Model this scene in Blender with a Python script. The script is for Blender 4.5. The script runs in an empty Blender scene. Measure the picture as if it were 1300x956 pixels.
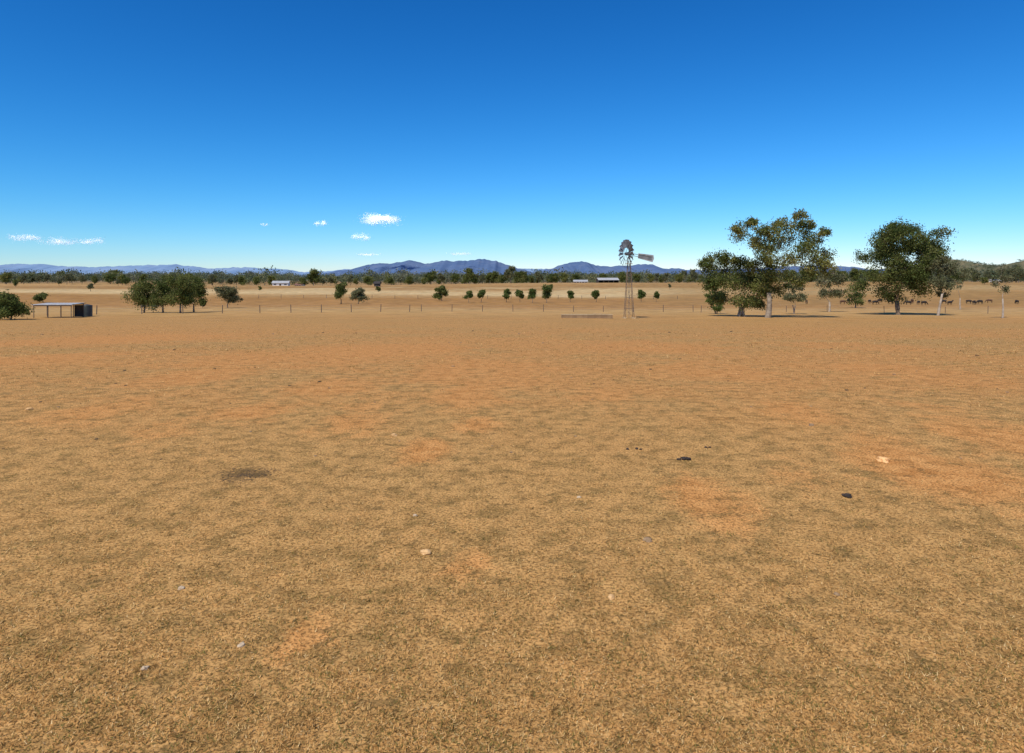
import bpy, bmesh, math, random
import numpy as np
from mathutils import Vector, Matrix, noise
random.seed(7); rng = np.random.default_rng(7)
S = bpy.context.scene; COL = S.collection
F = 847.0; HY = 352.0; EYE = 1.6
R = math.radians
EL, AZ = 54, 212
SV = Vector((math.sin(R(AZ))*math.cos(R(EL)), math.cos(R(AZ))*math.cos(R(EL)), math.sin(R(EL))))

# ------------------------------------------------------------------ terrain profile
PY = [1, 5, 8, 10, 15, 20, 30, 45, 60, 75, 100, 150, 200, 300, 500, 800, 1500, 3000, 10000, 40000]
PH = [1.6, 1.6, 1.6, 1.65, 1.87, 2.12, 2.66, 3.42, 4.03, 4.52, 5.25, 6.35, 7.0, 7.0, 6.0, 5.6, 7.5, 13, 30, 110]
LT = np.linspace(0, math.log(40000), 900)
HT = np.interp(LT, np.log(PY), PH)
ker = np.exp(-np.linspace(-2, 2, 41)**2); ker /= ker.sum()
pad = np.concatenate([np.full(20, HT[0]), HT, HT[-1] + (HT[-1]-HT[-2])*np.arange(1, 21)])
HT = np.convolve(pad, ker, 'valid')
YIMG = HY + F*HT/np.exp(LT)
RV = rng.random((256, 256))
def vnoise(x, y):
    x = np.asarray(x, float); y = np.asarray(y, float)
    xi = np.floor(x).astype(int); yi = np.floor(y).astype(int)
    fx = x-xi; fy = y-yi; fx = fx*fx*(3-2*fx); fy = fy*fy*(3-2*fy)
    a = RV[xi % 256, yi % 256]; b = RV[(xi+1) % 256, yi % 256]
    c = RV[xi % 256, (yi+1) % 256]; d = RV[(xi+1) % 256, (yi+1) % 256]
    return (a*(1-fx)+b*fx)*(1-fy)+(c*(1-fx)+d*fx)*fy
def fbm(x, y, s, octs=4, gain=.6):
    """octaves of value noise, each turned by its own angle so no lattice shows; about 0..1"""
    t = 0; a = 1; n = 0
    for k in range(octs):
        c, q = math.cos(.7+1.3*k), math.sin(.7+1.3*k)
        t = t+a*vnoise((x*c-y*q)*s+17.3*k, (x*q+y*c)*s+5.1*k); n += a; a *= gain; s *= 2.17
    return np.clip((t/n-.5)*1.5+.5, 0, 1)
def gza(x, y):
    x = np.asarray(x, float); y = np.asarray(y, float)
    h = np.interp(np.log(np.maximum(y, 1.0)), LT, HT)
    r = np.sqrt(x*x+y*y)
    z = EYE - h
    near = np.clip(1-(r-6)/8, 0, 1)
    z = z + near*(fbm(x, y, .9, 3)-.5)*.012
    mid = np.clip((r-15)/60, 0, 1)
    z = z + mid*((vnoise(x/17+50, y/17+3)-.5)*.22)
    far = np.clip((r-200)/400, 0, 1)
    z = z + far*((vnoise(x/190+20, y/260+8)-.5)*3.4)
    # low rises in the paddocks behind the windmill and behind the big gums
    z = z + 2.8*np.exp(-((y-450)/100)**2-((x-30)/130)**2) + 3.3*np.exp(-((y-390)/100)**2-((x-250)/120)**2) + 1.6*np.exp(-((y-400)/80)**2-((x+210)/100)**2)
    return z
def gz(x, y): return float(gza(x, y))
def gp(px, py):
    Y = math.exp(np.interp(py, YIMG[::-1], LT[::-1]))
    x = (px-650)/F*Y
    return Vector((x, Y, gz(x, Y)))
def at(px, Y):
    x = (px-650)/F*Y
    return Vector((x, Y, gz(x, Y)))

# ------------------------------------------------------------------ helpers
def tag(o, label=None, cat=None, group=None, kind=None):
    if label: o['label'] = label
    if cat: o['category'] = cat
    if group: o['group'] = group
    if kind: o['kind'] = kind
    return o
def empty(name, loc, rz=0):
    o = bpy.data.objects.new(name, None); COL.objects.link(o)
    o.empty_display_size = .2
    o.location = loc; o.rotation_euler = (0, 0, rz); return o
def meshobj(name, me, parent=None):
    o = bpy.data.objects.new(name, me); COL.objects.link(o)
    if parent: o.parent = parent
    return o
def copy_tree(o, parent=None):
    c = o.copy(); COL.objects.link(c); c.parent = parent
    for ch in [k for k in bpy.data.objects if k.parent == o]:
        copy_tree(ch, c)
    return c
class MB:
    def __init__(s): s.v = []; s.f = []
    def box(s, c, d, M=None):
        b = len(s.v); c = Vector(c)
        for sx in (-.5, .5):
            for sy in (-.5, .5):
                for sz in (-.5, .5):
                    p = Vector((sx*d[0], sy*d[1], sz*d[2]))
                    if M: p = M @ p
                    s.v.append(tuple(c+p))
        for q in ((0, 1, 3, 2), (4, 6, 7, 5), (0, 4, 5, 1), (2, 3, 7, 6), (0, 2, 6, 4), (1, 5, 7, 3)):
            s.f.append(tuple(b+i for i in q))
        return s
    def tube(s, pts, rad, n=8, cap=True):
        pts = [Vector(p) for p in pts]
        if not hasattr(rad, '__len__'): rad = [rad]*len(pts)
        b = len(s.v)
        for i, p in enumerate(pts):
            t = (pts[min(i+1, len(pts)-1)]-pts[max(i-1, 0)])
            if t.length < 1e-6: t = Vector((0, 0, 1))
            t.normalize()
            u = t.cross(Vector((0, 1, 0)) if abs(t.y) < .9 else Vector((1, 0, 0))).normalized(); w = t.cross(u)
            for k in range(n):
                a = 2*math.pi*k/n
                s.v.append(tuple(p+(u*math.cos(a)+w*math.sin(a))*rad[i]))
        for i in range(len(pts)-1):
            for k in range(n):
                s.f.append((b+i*n+k, b+i*n+(k+1) % n, b+(i+1)*n+(k+1) % n, b+(i+1)*n+k))
        if cap:
            s.f.append(tuple(b+k for k in range(n))[::-1])
            s.f.append(tuple(b+(len(pts)-1)*n+k for k in range(n)))
        return s
    def poly(s, pts, faces):
        b = len(s.v); s.v += [tuple(p) for p in pts]; s.f += [tuple(b+i for i in f) for f in faces]; return s
    def build(s, name, mat, parent=None, smooth=False):
        me = bpy.data.meshes.new(name); me.from_pydata(s.v, [], s.f)
        bm = bmesh.new(); bm.from_mesh(me); bmesh.ops.recalc_face_normals(bm, faces=bm.faces); bm.to_mesh(me); bm.free()
        me.materials.append(mat)
        if smooth: me.polygons.foreach_set('use_smooth', [True]*len(me.polygons))
        return meshobj(name, me, parent)
def npmesh(name, verts, k, cols, mat):
    n = len(verts)//k
    me = bpy.data.meshes.new(name)
    me.vertices.add(n*k); me.vertices.foreach_set('co', np.ascontiguousarray(verts, dtype=np.float32).ravel())
    me.loops.add(n*k); me.loops.foreach_set('vertex_index', np.arange(n*k, dtype=np.int32))
    me.polygons.add(n); me.polygons.foreach_set('loop_start', np.arange(n, dtype=np.int32)*k)
    try: me.polygons.foreach_set('loop_total', np.full(n, k, dtype=np.int32))
    except Exception: pass
    me.update(calc_edges=True)
    at_ = me.attributes.new('Col', 'FLOAT_COLOR', 'POINT')
    c4 = np.ones((n*k, 4), dtype=np.float32); c4[:, :3] = np.repeat(cols, k, axis=0)
    at_.data.foreach_set('color', c4.ravel())
    me.materials.append(mat)
    return me

# ------------------------------------------------------------------ materials
class NT:
    def __init__(s, m):
        m.use_nodes = True; s.t = m.node_tree; s.t.nodes.clear()
    def n(s, typ, **kw):
        nd = s.t.nodes.new(typ)
        for k, v in kw.items(): setattr(nd, k, v)
        return nd
    def set(s, nd, key, v):
        if isinstance(v, bpy.types.NodeSocket): s.t.links.new(v, nd.inputs[key])
        else: nd.inputs[key].default_value = v
    def math(s, op, a, b=0.0, c=0.0, clamp=False):
        nd = s.n('ShaderNodeMath', operation=op, use_clamp=clamp)
        s.set(nd, 0, a); s.set(nd, 1, b); s.set(nd, 2, c); return nd.outputs[0]
    def smooth(s, x, lo, hi, a=0.0, b=1.0):
        nd = s.n('ShaderNodeMapRange', interpolation_type='SMOOTHSTEP')
        for k, v in zip(range(5), (x, lo, hi, a, b)): s.set(nd, k, v)
        return nd.outputs[0]
    def noise(s, vec, scale, detail=4, rough=.55, dist=0.0):
        nd = s.n('ShaderNodeTexNoise'); s.set(nd, 'Vector', vec); s.set(nd, 'Scale', scale)
        s.set(nd, 'Detail', detail); s.set(nd, 'Roughness', rough); s.set(nd, 'Distortion', dist); return nd.outputs['Fac']
    def mix(s, f, a, b, blend='MIX'):
        nd = s.n('ShaderNodeMix', data_type='RGBA', blend_type=blend)
        s.set(nd, 0, f)
        for i, v in ((6, a), (7, b)):
            s.set(nd, i, v if isinstance(v, bpy.types.NodeSocket) else (*v, 1.0))
        return nd.outputs[2]
    def grey(s, v):
        nd = s.n('ShaderNodeCombineXYZ'); [s.set(nd, i, v) for i in range(3)]; return nd.outputs[0]
    def out(s, sh):
        o = s.n('ShaderNodeOutputMaterial'); s.t.links.new(sh, o.inputs[0])
def mat(name, c1, c2=None, scale=3.0, rough=.8, metal=0.0, bump=0.0, spec=.3):
    m = bpy.data.materials.new(name); t = NT(m)
    co = t.n('ShaderNodeTexCoord').outputs['Object']
    f = t.noise(co, scale, 4, .65)
    f2 = t.smooth(f, .35, .65)
    c = t.mix(f2, c1, c2 or tuple(x*.7 for x in c1))
    b = t.n('ShaderNodeBsdfPrincipled'); t.set(b, 'Base Color', c); t.set(b, 'Roughness', rough); t.set(b, 'Metallic', metal)
    t.set(b, 'Specular IOR Level', spec)
    if bump:
        bp = t.n('ShaderNodeBump'); t.set(bp, 'Strength', .6); t.set(bp, 'Distance', bump); t.set(bp, 'Height', f)
        t.set(b, 'Normal', bp.outputs[0])
    t.out(b.outputs[0]); return m
def leafmat(name, trans=.25, add=False):
    m = bpy.data.materials.new(name); t = NT(m)
    a = t.n('ShaderNodeAttribute', attribute_name='Col').outputs['Color']
    d = t.n('ShaderNodeBsdfDiffuse'); t.set(d, 'Color', a)
    tr = t.n('ShaderNodeBsdfTranslucent'); t.set(tr, 'Color', a)
    if add:
        mx = t.n('ShaderNodeAddShader'); i0 = 0
    else:
        mx = t.n('ShaderNodeMixShader'); t.set(mx, 0, trans); i0 = 1
    t.t.links.new(d.outputs[0], mx.inputs[i0]); t.t.links.new(tr.outputs[0], mx.inputs[i0+1])
    t.out(mx.outputs[0]); return m
M_leaf = leafmat('foliage', .4); M_blade = leafmat('dry_blades', .25); M_cloud = leafmat('cloud_droplets', add=True)
M_bark = mat('grey_brown_bark', (.26, .19, .125), (.13, .095, .06), 2.5, bump=.03)
M_barkl = mat('pale_brown_bark', (.33, .26, .18), (.17, .125, .085), 2.0, bump=.03)
M_pale = mat('pale_bark', (.46, .38, .29), (.28, .21, .15), 1.5, bump=.02)
M_post = mat('weathered_post', (.17, .13, .095), (.10, .07, .05), 6)
M_wire = mat('fence_wire', (.3, .29, .28), None, 3, .5, .6)
M_galv = mat('weathered_steel', (.17, .18, .19), (.08, .085, .09), 3.5, .5, .2)
M_vane = mat('faded_vane_metal', (.50, .50, .47), (.30, .30, .29), 2.0, .5, .1)
M_rust = mat('rusty_steel', (.25, .18, .125), (.15, .105, .07), 2.0, .7, .2)
M_timb = mat('tan_timber', (.50, .34, .17), (.36, .23, .11), 2.0)
M_conc = mat('tan_concrete', (.58, .42, .23), (.44, .31, .16), 1.6)
M_trough = mat('dull_tan_trough', (.34, .22, .11), (.24, .15, .078), 1.6)
M_tank = mat('dark_tank', (.075, .085, .08), (.045, .05, .05), 1.5, .5)
M_tin = mat('roof_tin', (.62, .63, .63), (.50, .50, .49), 1.0, .5, .1)
M_tino = mat('old_roof_tin', (.50, .50, .48), (.38, .37, .35), 1.3, .6, .1)
M_dark = mat('dark_wall_and_shade', (.06, .05, .045), (.04, .035, .03), 1.0)
M_white = mat('white_paint', (.78, .77, .74), (.66, .64, .6), .5)
M_glass = mat('window_glass', (.03, .035, .045), None, 1, .15)
M_red = mat('dull_red_roof', (.25, .12, .09), (.18, .09, .07), .8)
M_hide = mat('dark_hide', (.045, .032, .024), (.022, .016, .013), 2.5, .7)
M_hideb = mat('brown_hide', (.13, .065, .035), (.08, .04, .021), 2.5, .7)
M_stone_p = mat('pale_stone', (.58, .44, .28), (.40, .28, .17), 18, bump=.01)
M_stone_b = mat('bright_orange_stone', (.85, .50, .21), (.68, .36, .13), 14, bump=.01)
M_stone_o = mat('orange_stone', (.70, .43, .19), (.54, .31, .12), 14, bump=.01)
M_stone_g = mat('brown_stone', (.32, .21, .11), (.19, .12, .07), 18, bump=.01)
M_dung = mat('dry_dung', (.055, .038, .026), (.025, .018, .013), 22, bump=.02)
M_dungb = mat('trampled_dung', (.13, .08, .036), (.08, .05, .024), 22, bump=.01)

# ------------------------------------------------------------------ ground
PATCH = [(540, 570, 42, 1.), (605, 537, 34, .8), (1170, 592, 90, .95), (905, 640, 70, .85), (380, 812, 40, .75), (595, 716, 34, .8),
         (250, 478, 90, .95), (420, 492, 90, .85), (60, 455, 110, .95), (620, 470, 130, .95), (900, 470, 120, .85), (1250, 545, 95, .85), (880, 616, 40, .85), (600, 500, 70, .85),
         (150, 430, 160, .95), (480, 445, 180, .95), (330, 520, 60, .7), (760, 500, 70, .75), (1130, 470, 130, .85), (1010, 520, 60, .75), (130, 520, 80, .75), (820, 440, 140, .85), (1080, 440, 120, .75), (300, 455, 120, .85), (1260, 600, 60, .7), (1000, 600, 50, .55), (1180, 520, 80, .7), (460, 530, 70, .65), (220, 545, 60, .55)]
STAIN = gp(310, 603); STAIN_R = 40/F*STAIN.y
def worn(x, y):
    s = np.zeros(len(x))
    for px, py, rp, st in PATCH:
        c = gp(px, py); r = rp/F*c.y
        d = np.sqrt((x-c.x)**2+.3*(y-c.y)**2)
        s = np.maximum(s, st*np.clip(1.35-d/r, 0, 1))
    return s
def stain(x, y):
    d = np.sqrt((x-STAIN.x)**2+.8*(y-STAIN.y)**2)/STAIN_R
    return np.clip(1.1-d+(fbm(x, y, 9, 5, .9)-.5)*2.4, 0, 1)
def ground_material():
    m = bpy.data.materials.new('dry_paddock'); t = NT(m)
    geo = t.n('ShaderNodeNewGeometry'); pos = geo.outputs['Position']
    sep = t.n('ShaderNodeSeparateXYZ'); t.set(sep, 0, pos); X, Y = sep.outputs[0], sep.outputs[1]
    flat = t.n('ShaderNodeCombineXYZ'); t.set(flat, 0, X); t.set(flat, 1, Y); fp = flat.outputs[0]
    nb = t.noise(fp, .07, 3, .6); nm = t.noise(fp, .45, 8, .84, .3); ns = t.noise(fp, 4.3, 5, .84)
    nf = t.noise(fp, 55.0, 3, .75)
    wr = t.n('ShaderNodeAttribute', attribute_name='worn').outputs['Fac']
    w = t.math('ADD', wr, t.math('MULTIPLY', t.math('SUBTRACT', t.math('ADD', t.math('MULTIPLY', nm, .55), t.math('MULTIPLY', ns, .45)), .5), 4.6))
    acc = t.smooth(w, .15, .85)
    wide = t.smooth(t.math('ADD', t.math('ADD', t.math('MULTIPLY', nb, .35), t.math('MULTIPLY', nm, .35)), t.math('MULTIPLY', ns, .30)), .44, .53)
    midb = t.math('MULTIPLY', t.smooth(Y, 5, 11), t.smooth(Y, 26, 60, 1.0, 0.3))
    soil = t.math('MAXIMUM', t.math('MULTIPLY', acc, .86), t.math('MULTIPLY', wide, t.math('ADD', .15, t.math('MULTIPLY', midb, .5))), clamp=True)
    straw = t.mix(t.smooth(ns, .34, .60), (.28, .158, .052), (.51, .288, .098))
    straw = t.mix(t.math('MULTIPLY', t.smooth(ns, .47, .42), .15), straw, (.20, .155, .048))
    soilc = t.mix(t.smooth(ns, .35, .65), (.45, .187, .05), (.62, .30, .096))
    near = t.mix(soil, straw, soilc)
    near = t.mix(1.0, near, t.grey(t.smooth(nf, .36, .56, .42, 1.18)), 'MULTIPLY')
    clod = t.smooth(t.noise(fp, 9.0, 2, .6), .60, .66)
    near = t.mix(t.math('MULTIPLY', clod, .5), near, (.12, .078, .029))
    # broken stain of old trampled dung
    dx = t.math('SUBTRACT', X, STAIN.x); dy = t.math('SUBTRACT', Y, STAIN.y)
    d = t.math('DIVIDE', t.math('SQRT', t.math('ADD', t.math('MULTIPLY', dx, dx), t.math('MULTIPLY', t.math('MULTIPLY', dy, dy), .8))), STAIN_R)
    d = t.math('ADD', d, t.math('MULTIPLY', t.math('SUBTRACT', t.noise(fp, 12.0, 5, .85), .5), 4.5))
    near = t.mix(t.smooth(d, .2, 1.0, .7, 0.0), near, (.10, .066, .03))
    ll = t.math('LOGARITHM', t.math('MULTIPLY', t.math('MAXIMUM', Y, 5.0), t.math('ADD', .56, t.math('MULTIPLY', t.noise(fp, .006, 4, .6), .88))), 10.0)
    u = t.math('DIVIDE', t.math('SUBTRACT', ll, 1.8), 1.6)
    rp = t.n('ShaderNodeValToRGB'); t.set(rp, 0, u); e = rp.color_ramp.elements
    stops = [(66, (.46, .255, .085)), (90, (.52, .32, .12)), (115, (.50, .305, .117)), (140, (.41, .22, .074)), (215, (.37, .195, .062)),
             (240, (.45, .27, .10)), (265, (.63, .45, .215)), (315, (.56, .39, .18)), (345, (.35, .20, .072)), (480, (.50, .30, .115)), (700, (.33, .21, .088)), (1900, (.16, .16, .12))]
    while len(e) < len(stops): e.new(.5)
    for el, (yy, c) in zip(e, stops):
        el.position = (math.log10(yy)-1.8)/1.6; el.color = (*c, 1)
    far = rp.outputs[0]
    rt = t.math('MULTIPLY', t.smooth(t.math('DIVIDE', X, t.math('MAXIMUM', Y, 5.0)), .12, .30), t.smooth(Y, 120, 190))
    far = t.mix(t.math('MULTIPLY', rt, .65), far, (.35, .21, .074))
    far = t.mix(1.0, far, t.grey(t.smooth(t.noise(fp, .25, 5, .75), .3, .7, .60, 1.15)), 'MULTIPLY')
    far = t.mix(t.math('MULTIPLY', t.smooth(nb, .5, .62), .35), far, (.46, .23, .076))
    blend = t.smooth(t.math('MULTIPLY', Y, t.math('ADD', .5, nb)), 30, 130)
    col = t.mix(blend, near, far)
    b = t.n('ShaderNodeBsdfPrincipled'); t.set(b, 'Base Color', col); t.set(b, 'Roughness', .95); t.set(b, 'Specular IOR Level', .05)
    bp = t.n('ShaderNodeBump'); t.set(bp, 'Strength', .6); t.set(bp, 'Distance', .006)
    t.set(bp, 'Height', t.math('ADD', t.math('MULTIPLY', ns, .15), t.math('MULTIPLY', nf, .8))); t.set(b, 'Normal', bp.outputs[0])
    t.out(b.outputs[0]); return m
ys = 2*np.sinh(np.linspace(math.asinh(-30), math.asinh(22000), 320))
xs = 2*np.sinh(np.linspace(-math.asinh(25000), math.asinh(25000), 350))
gx, gy = np.meshgrid(xs, ys)
V = np.stack([gx.ravel(), gy.ravel(), gza(gx.ravel(), gy.ravel())], 1)
nx, ny = len(xs), len(ys)
ii = (np.arange(ny-1)[:, None]*nx+np.arange(nx-1)[None, :]).ravel()
FQ = np.stack([ii, ii+1, ii+nx+1, ii+nx], 1).astype(np.int32)
me = bpy.data.meshes.new('ground')
me.vertices.add(len(V)); me.vertices.foreach_set('co', V.astype(np.float32).ravel())
me.loops.add(FQ.size); me.loops.foreach_set('vertex_index', FQ.ravel())
me.polygons.add(len(FQ)); me.polygons.foreach_set('loop_start', np.arange(len(FQ), dtype=np.int32)*4)
me.update(calc_edges=True); me.polygons.foreach_set('use_smooth', np.ones(len(FQ), bool))
wa = me.attributes.new('worn', 'FLOAT', 'POINT'); wa.data.foreach_set('value', worn(V[:, 0], V[:, 1]).astype(np.float32))
me.materials.append(ground_material())
g = meshobj('ground', me); tag(g, 'dry brown grazed paddock of straw grass and orange soil', 'ground', kind='structure')

# ------------------------------------------------------------------ dry grass (uncountable)
PAL = np.array([(.67, .385, .132), (.55, .30, .096), (.40, .21, .064), (.21, .12, .04), (.23, .19, .052), (.82, .58, .27)])
def grass(name, n, y0, y1, label, L, Wd):
    y = 1/rng.uniform(1/y1, 1/y0, n); x = rng.uniform(-1, 1, n)*(.86*y+1.2)
    cl = fbm(x, y, 11.0, 3, .8)
    keep = (cl > .03+.43*rng.random(n)) & (rng.random(n)*1.1 > worn(x, y)*1.0+(fbm(x+40, y+9, 4.5, 5, .92)-.5)*.9) & (rng.random(n) < np.clip((90-y)/60, 0, 1))
    x, y, cl = x[keep], y[keep], cl[keep]; n = len(x)
    pr = rng.random(n); gr = np.clip((fbm(x+31, y+11, 2.2, 7, .95)-.45)*1.2, 0, .25)
    idx = np.select([pr < .28, pr < .52, pr < .69, pr < .84, pr > .93], [0, 1, 2, 3, 5], 0)
    idx = np.where(rng.random(n) < gr*.75+.07, 4, idx)
    c = PAL[idx]*rng.uniform(.75, 1.15, (n, 1)); ls = np.ones(n); ws = np.ones(n)
    def tufts(nt, ya, yb, m, ra, rb, scale, wscale, fade):
        ty = 1/rng.uniform(1/yb, 1/ya, nt); tx = rng.uniform(-1, 1, nt)*(.86*ty+1.0)
        ok = (rng.random(nt) > worn(tx, ty)*.8)
        if fade: ok &= rng.random(nt) < np.clip((ty-ya)/16, 0, 1)*np.clip((yb-ty)/30, 0, 1)
        tx, ty = tx[ok], ty[ok]; nt = len(tx)
        tr = np.repeat(rng.uniform(ra, rb, nt)*np.clip(ty/5, 1, 2.5), m)
        bx = np.repeat(tx, m)+rng.normal(size=nt*m)*tr; by = np.repeat(ty, m)+rng.normal(size=nt*m)*tr
        tp = rng.random(nt)
        tc = np.where((tp < .40)[:, None], np.array([(.19, .118, .038)]), np.where((tp < .60)[:, None], np.array([(.23, .185, .05)]), np.array([(.70, .46, .18)])))
        return bx, by, np.repeat(tc, m, axis=0)*rng.uniform(.7, 1.3, (nt*m, 1)), np.full(nt*m, scale), np.full(nt*m, wscale)
    for a in (tufts(6500, 1.7, 45, 14, .010, .035, 1.0, 1.0, False), tufts(30000, 4.5, 95, 4, .02, .05, .95, 1.25, True)):
        x = np.concatenate([x, a[0]]); y = np.concatenate([y, a[1]]); c = np.concatenate([c, a[2]]); ls = np.concatenate([ls, a[3]]); ws = np.concatenate([ws, a[4]]); cl = np.concatenate([cl, np.full(len(a[0]), .8)])
    n = len(x)
    z = gza(x, y)-.002
    th = rng.uniform(0, 2*np.pi, n); ti = np.radians(rng.uniform(45, 94, n))
    sc = np.maximum(1.0, y/6.0)
    l = rng.uniform(*L, n)*(.7+.7*cl)*np.minimum(sc, 3.0)*ls; w = rng.uniform(*Wd, n)*np.minimum(sc, 6)*ws
    P = np.stack([x, y, z], 1); P[:, 2] += .007*rng.random(n)
    d = np.stack([np.sin(ti)*np.cos(th), np.sin(ti)*np.sin(th), np.cos(ti)], 1)
    q = np.stack([-np.sin(th), np.cos(th), np.zeros(n)], 1)*w[:, None]
    vv = np.stack([P-q, P+q, P+d*l[:, None]], 1).reshape(-1, 3)
    st = (stain(x, y)*.75)[:, None]; c = c*(1-st)+np.array([(.10, .066, .03)])*st
    o = meshobj(name, npmesh(name, vv, 3, c, M_blade)); tag(o, label, 'grass', kind='stuff'); return o
grass('dry_grass', 580000, 1.6, 90, 'short dry straw coloured grass covering the foreground paddock', (.006, .02), (.001, .0025))

# ------------------------------------------------------------------ trees
GREEN = [(.07, .095, .026), (.12, .145, .040), (.175, .188, .056), (.235, .23, .078)]
DARK = [(.06, .084, .024), (.10, .128, .036), (.15, .166, .050), (.215, .21, .072)]
GREY = [(.11, .12, .058), (.155, .16, .078), (.20, .195, .10), (.25, .235, .12)]
OLIVE = [(.098, .123, .033), (.165, .18, .051), (.24, .23, .069), (.315, .275, .094)]
YOUNG = [(.08, .125, .032), (.115, .155, .042), (.15, .175, .05), (.19, .20, .065)]
def crown_arrays(lobes, leaf, nsub, nleaf, pal, sub=.42, hollow=.25):
    P = []; C = []; subs = []
    pal = np.array(pal)
    for (cx, cy, cz, rx, ry, rz) in lobes:
        k = max(3, int(nsub*random.uniform(.8, 1.2)))
        for _ in range(k):
            d = rng.normal(size=3); d /= np.linalg.norm(d)
            r = rng.uniform(hollow, 1.0)**.7*(1-sub*.4)
            c = np.array([cx, cy, cz])+d*r*np.array([rx, ry, rz])
            subs.append(((cx, cy, cz), tuple(c)))
            m = int(nleaf*random.uniform(.45, 1.4)); s = sub*(rx+ry+rz)/3*random.uniform(.65, 1.25)
            p = c+rng.normal(size=(m, 3))*s*np.array([.58, .58, .48])
            b = random.betavariate(1.3, 1.6)*(len(pal)-1); i0 = min(int(b), len(pal)-2)
            base = pal[i0]*(1-(b-i0))+pal[i0+1]*(b-i0)
            P.append(p); C.append(base*rng.uniform(.65, 1.4, (m, 1)))
    P = np.concatenate(P); C = np.concatenate(C); n = len(P)
    a = rng.normal(size=(n, 3)); a[:, 2] -= .5; a /= np.linalg.norm(a, axis=1)[:, None]
    w = rng.normal(size=(n, 3)); b = np.cross(a, w); b /= np.linalg.norm(b, axis=1)[:, None]
    L = rng.uniform(.7, 1.3, (n, 1))*leaf
    a *= L; b *= L*.5
    return np.stack([P-a, P+b, P+a, P-b], 1).reshape(-1, 3), C, subs
def bez(p0, p1, p2, n):
    return [p0*(1-t)**2+p1*2*t*(1-t)+p2*t*t for t in [i/(n-1) for i in range(n)]]
def make_tree(name, label, loc, lobes, r0, fork, leaf=.12, nsub=12, nleaf=70, pal=GREEN, bark=None, group=None, lean=(0, 0), sub=.42, hollow=.25, twig=True, cat='tree', multi=1, spread=.15, tw=1.0):
    root = empty(name, loc); tag(root, label, cat, group)
    verts, C, subs = crown_arrays(lobes, leaf, nsub, nleaf, pal, sub, hollow)
    mb = MB()
    stems = []
    for k in range(multi):
        off = Vector((0, 0, 0)) if multi == 1 else Vector((random.uniform(-1, 1)*r0*1.6, random.uniform(-1, 1)*r0, 0))
        ln = Vector((lean[0]+((2*k/(multi-1)-1)*spread*fork if multi > 1 else 0), lean[1], 0))
        pts = [off+Vector((0, 0, -.25)), off+Vector((0, 0, .05)), off+ln*.35+Vector((random.uniform(-.2, .2)*r0*3, 0, fork*.5)), off+ln+Vector((0, 0, fork))]
        rr = r0/(multi**.4)
        mb.tube(pts, [rr*1.45, rr*1.15, rr*.9, rr*.72], 9)
        stems.append((pts[-1], rr*.7))
    nodes = [(p, r) for p, r in stems]
    for (cx, cy, cz, rx, ry, rz) in sorted(lobes, key=lambda l: math.hypot(l[0], l[2]-fork)):
        e = Vector((cx, cy, cz))
        st, rr = min(nodes, key=lambda s: (s[0]-e).length+(1.5*max(0, s[0].z-e.z)))
        d = (e-st).length
        midp = st.lerp(e, .45)+Vector((random.uniform(-.15, .15), random.uniform(-.15, .15), .14))*d
        pts = bez(st-Vector((0, 0, min(rr*.4, .1))), midp, e, 7)
        r_ = max(rr*random.uniform(.5, .72), r0*.07)
        mb.tube(pts, [r_*(1-.75*i/6) for i in range(7)], 6)
        nodes.append((pts[3], r_*.62)); nodes.append((pts[5], r_*.4))
    if twig:
        for a, b in subs:
            a = Vector(a); b = Vector(b)
            mb.tube([a, a.lerp(b, .5)+Vector((0, 0, (b-a).length*.12)), b], [r0*.07*tw, r0*.05*tw, r0*.02*tw], 4)
    mb.build('trunk', bark or M_bark, root, True)
    meshobj('crown', npmesh('crown', verts, 4, C, M_leaf), root)
    return root
def px_tree(name, label, bx, by, plobes, dep=2.0, grow=1.0, **kw):
    b = gp(bx, by); s = b.y/F
    lobes = [((x-bx)*s, random.uniform(-dep, dep), (by-y)*s, rx*s*grow, (rx+ry)/2*s*1.1, ry*s*grow) for x, y, rx, ry in plobes]
    return make_tree(name, label, b, lobes, **kw)
def std_lobes(H, W, clear, n=7, seed=0, fat=.30):
    rr = random.Random(seed); L = []
    ch = H-clear
    for k in range(n):
        a = rr.uniform(0, 6.28); q = math.sqrt(rr.random())*.58
        zz = clear+ch*(.16+.66*(k+.5)/n)
        tp = 1-.5*((k+.5)/n)**2
        L.append((math.cos(a)*q*W/2*tp, math.sin(a)*q*W/2*tp, zz, W*fat*rr.uniform(.8, 1.2), W*fat, ch*.23*rr.uniform(.8, 1.2)))
    return L
def simple_tree(name, label, bx, by, topy, wpx, clearpx, n=7, seed=1, leaf=None, nsub=10, nleaf=60, r=None, fat=.28, **kw):
    b = gp(bx, by); s = b.y/F
    H = (by-topy)*s; W = wpx*s
    return make_tree(name, label, b, std_lobes(H, W, clearpx*s, n, seed, fat), r or H*.022, max(clearpx*s, .2*H), leaf or max(.11, .9*s), nsub, nleaf, **kw)

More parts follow.
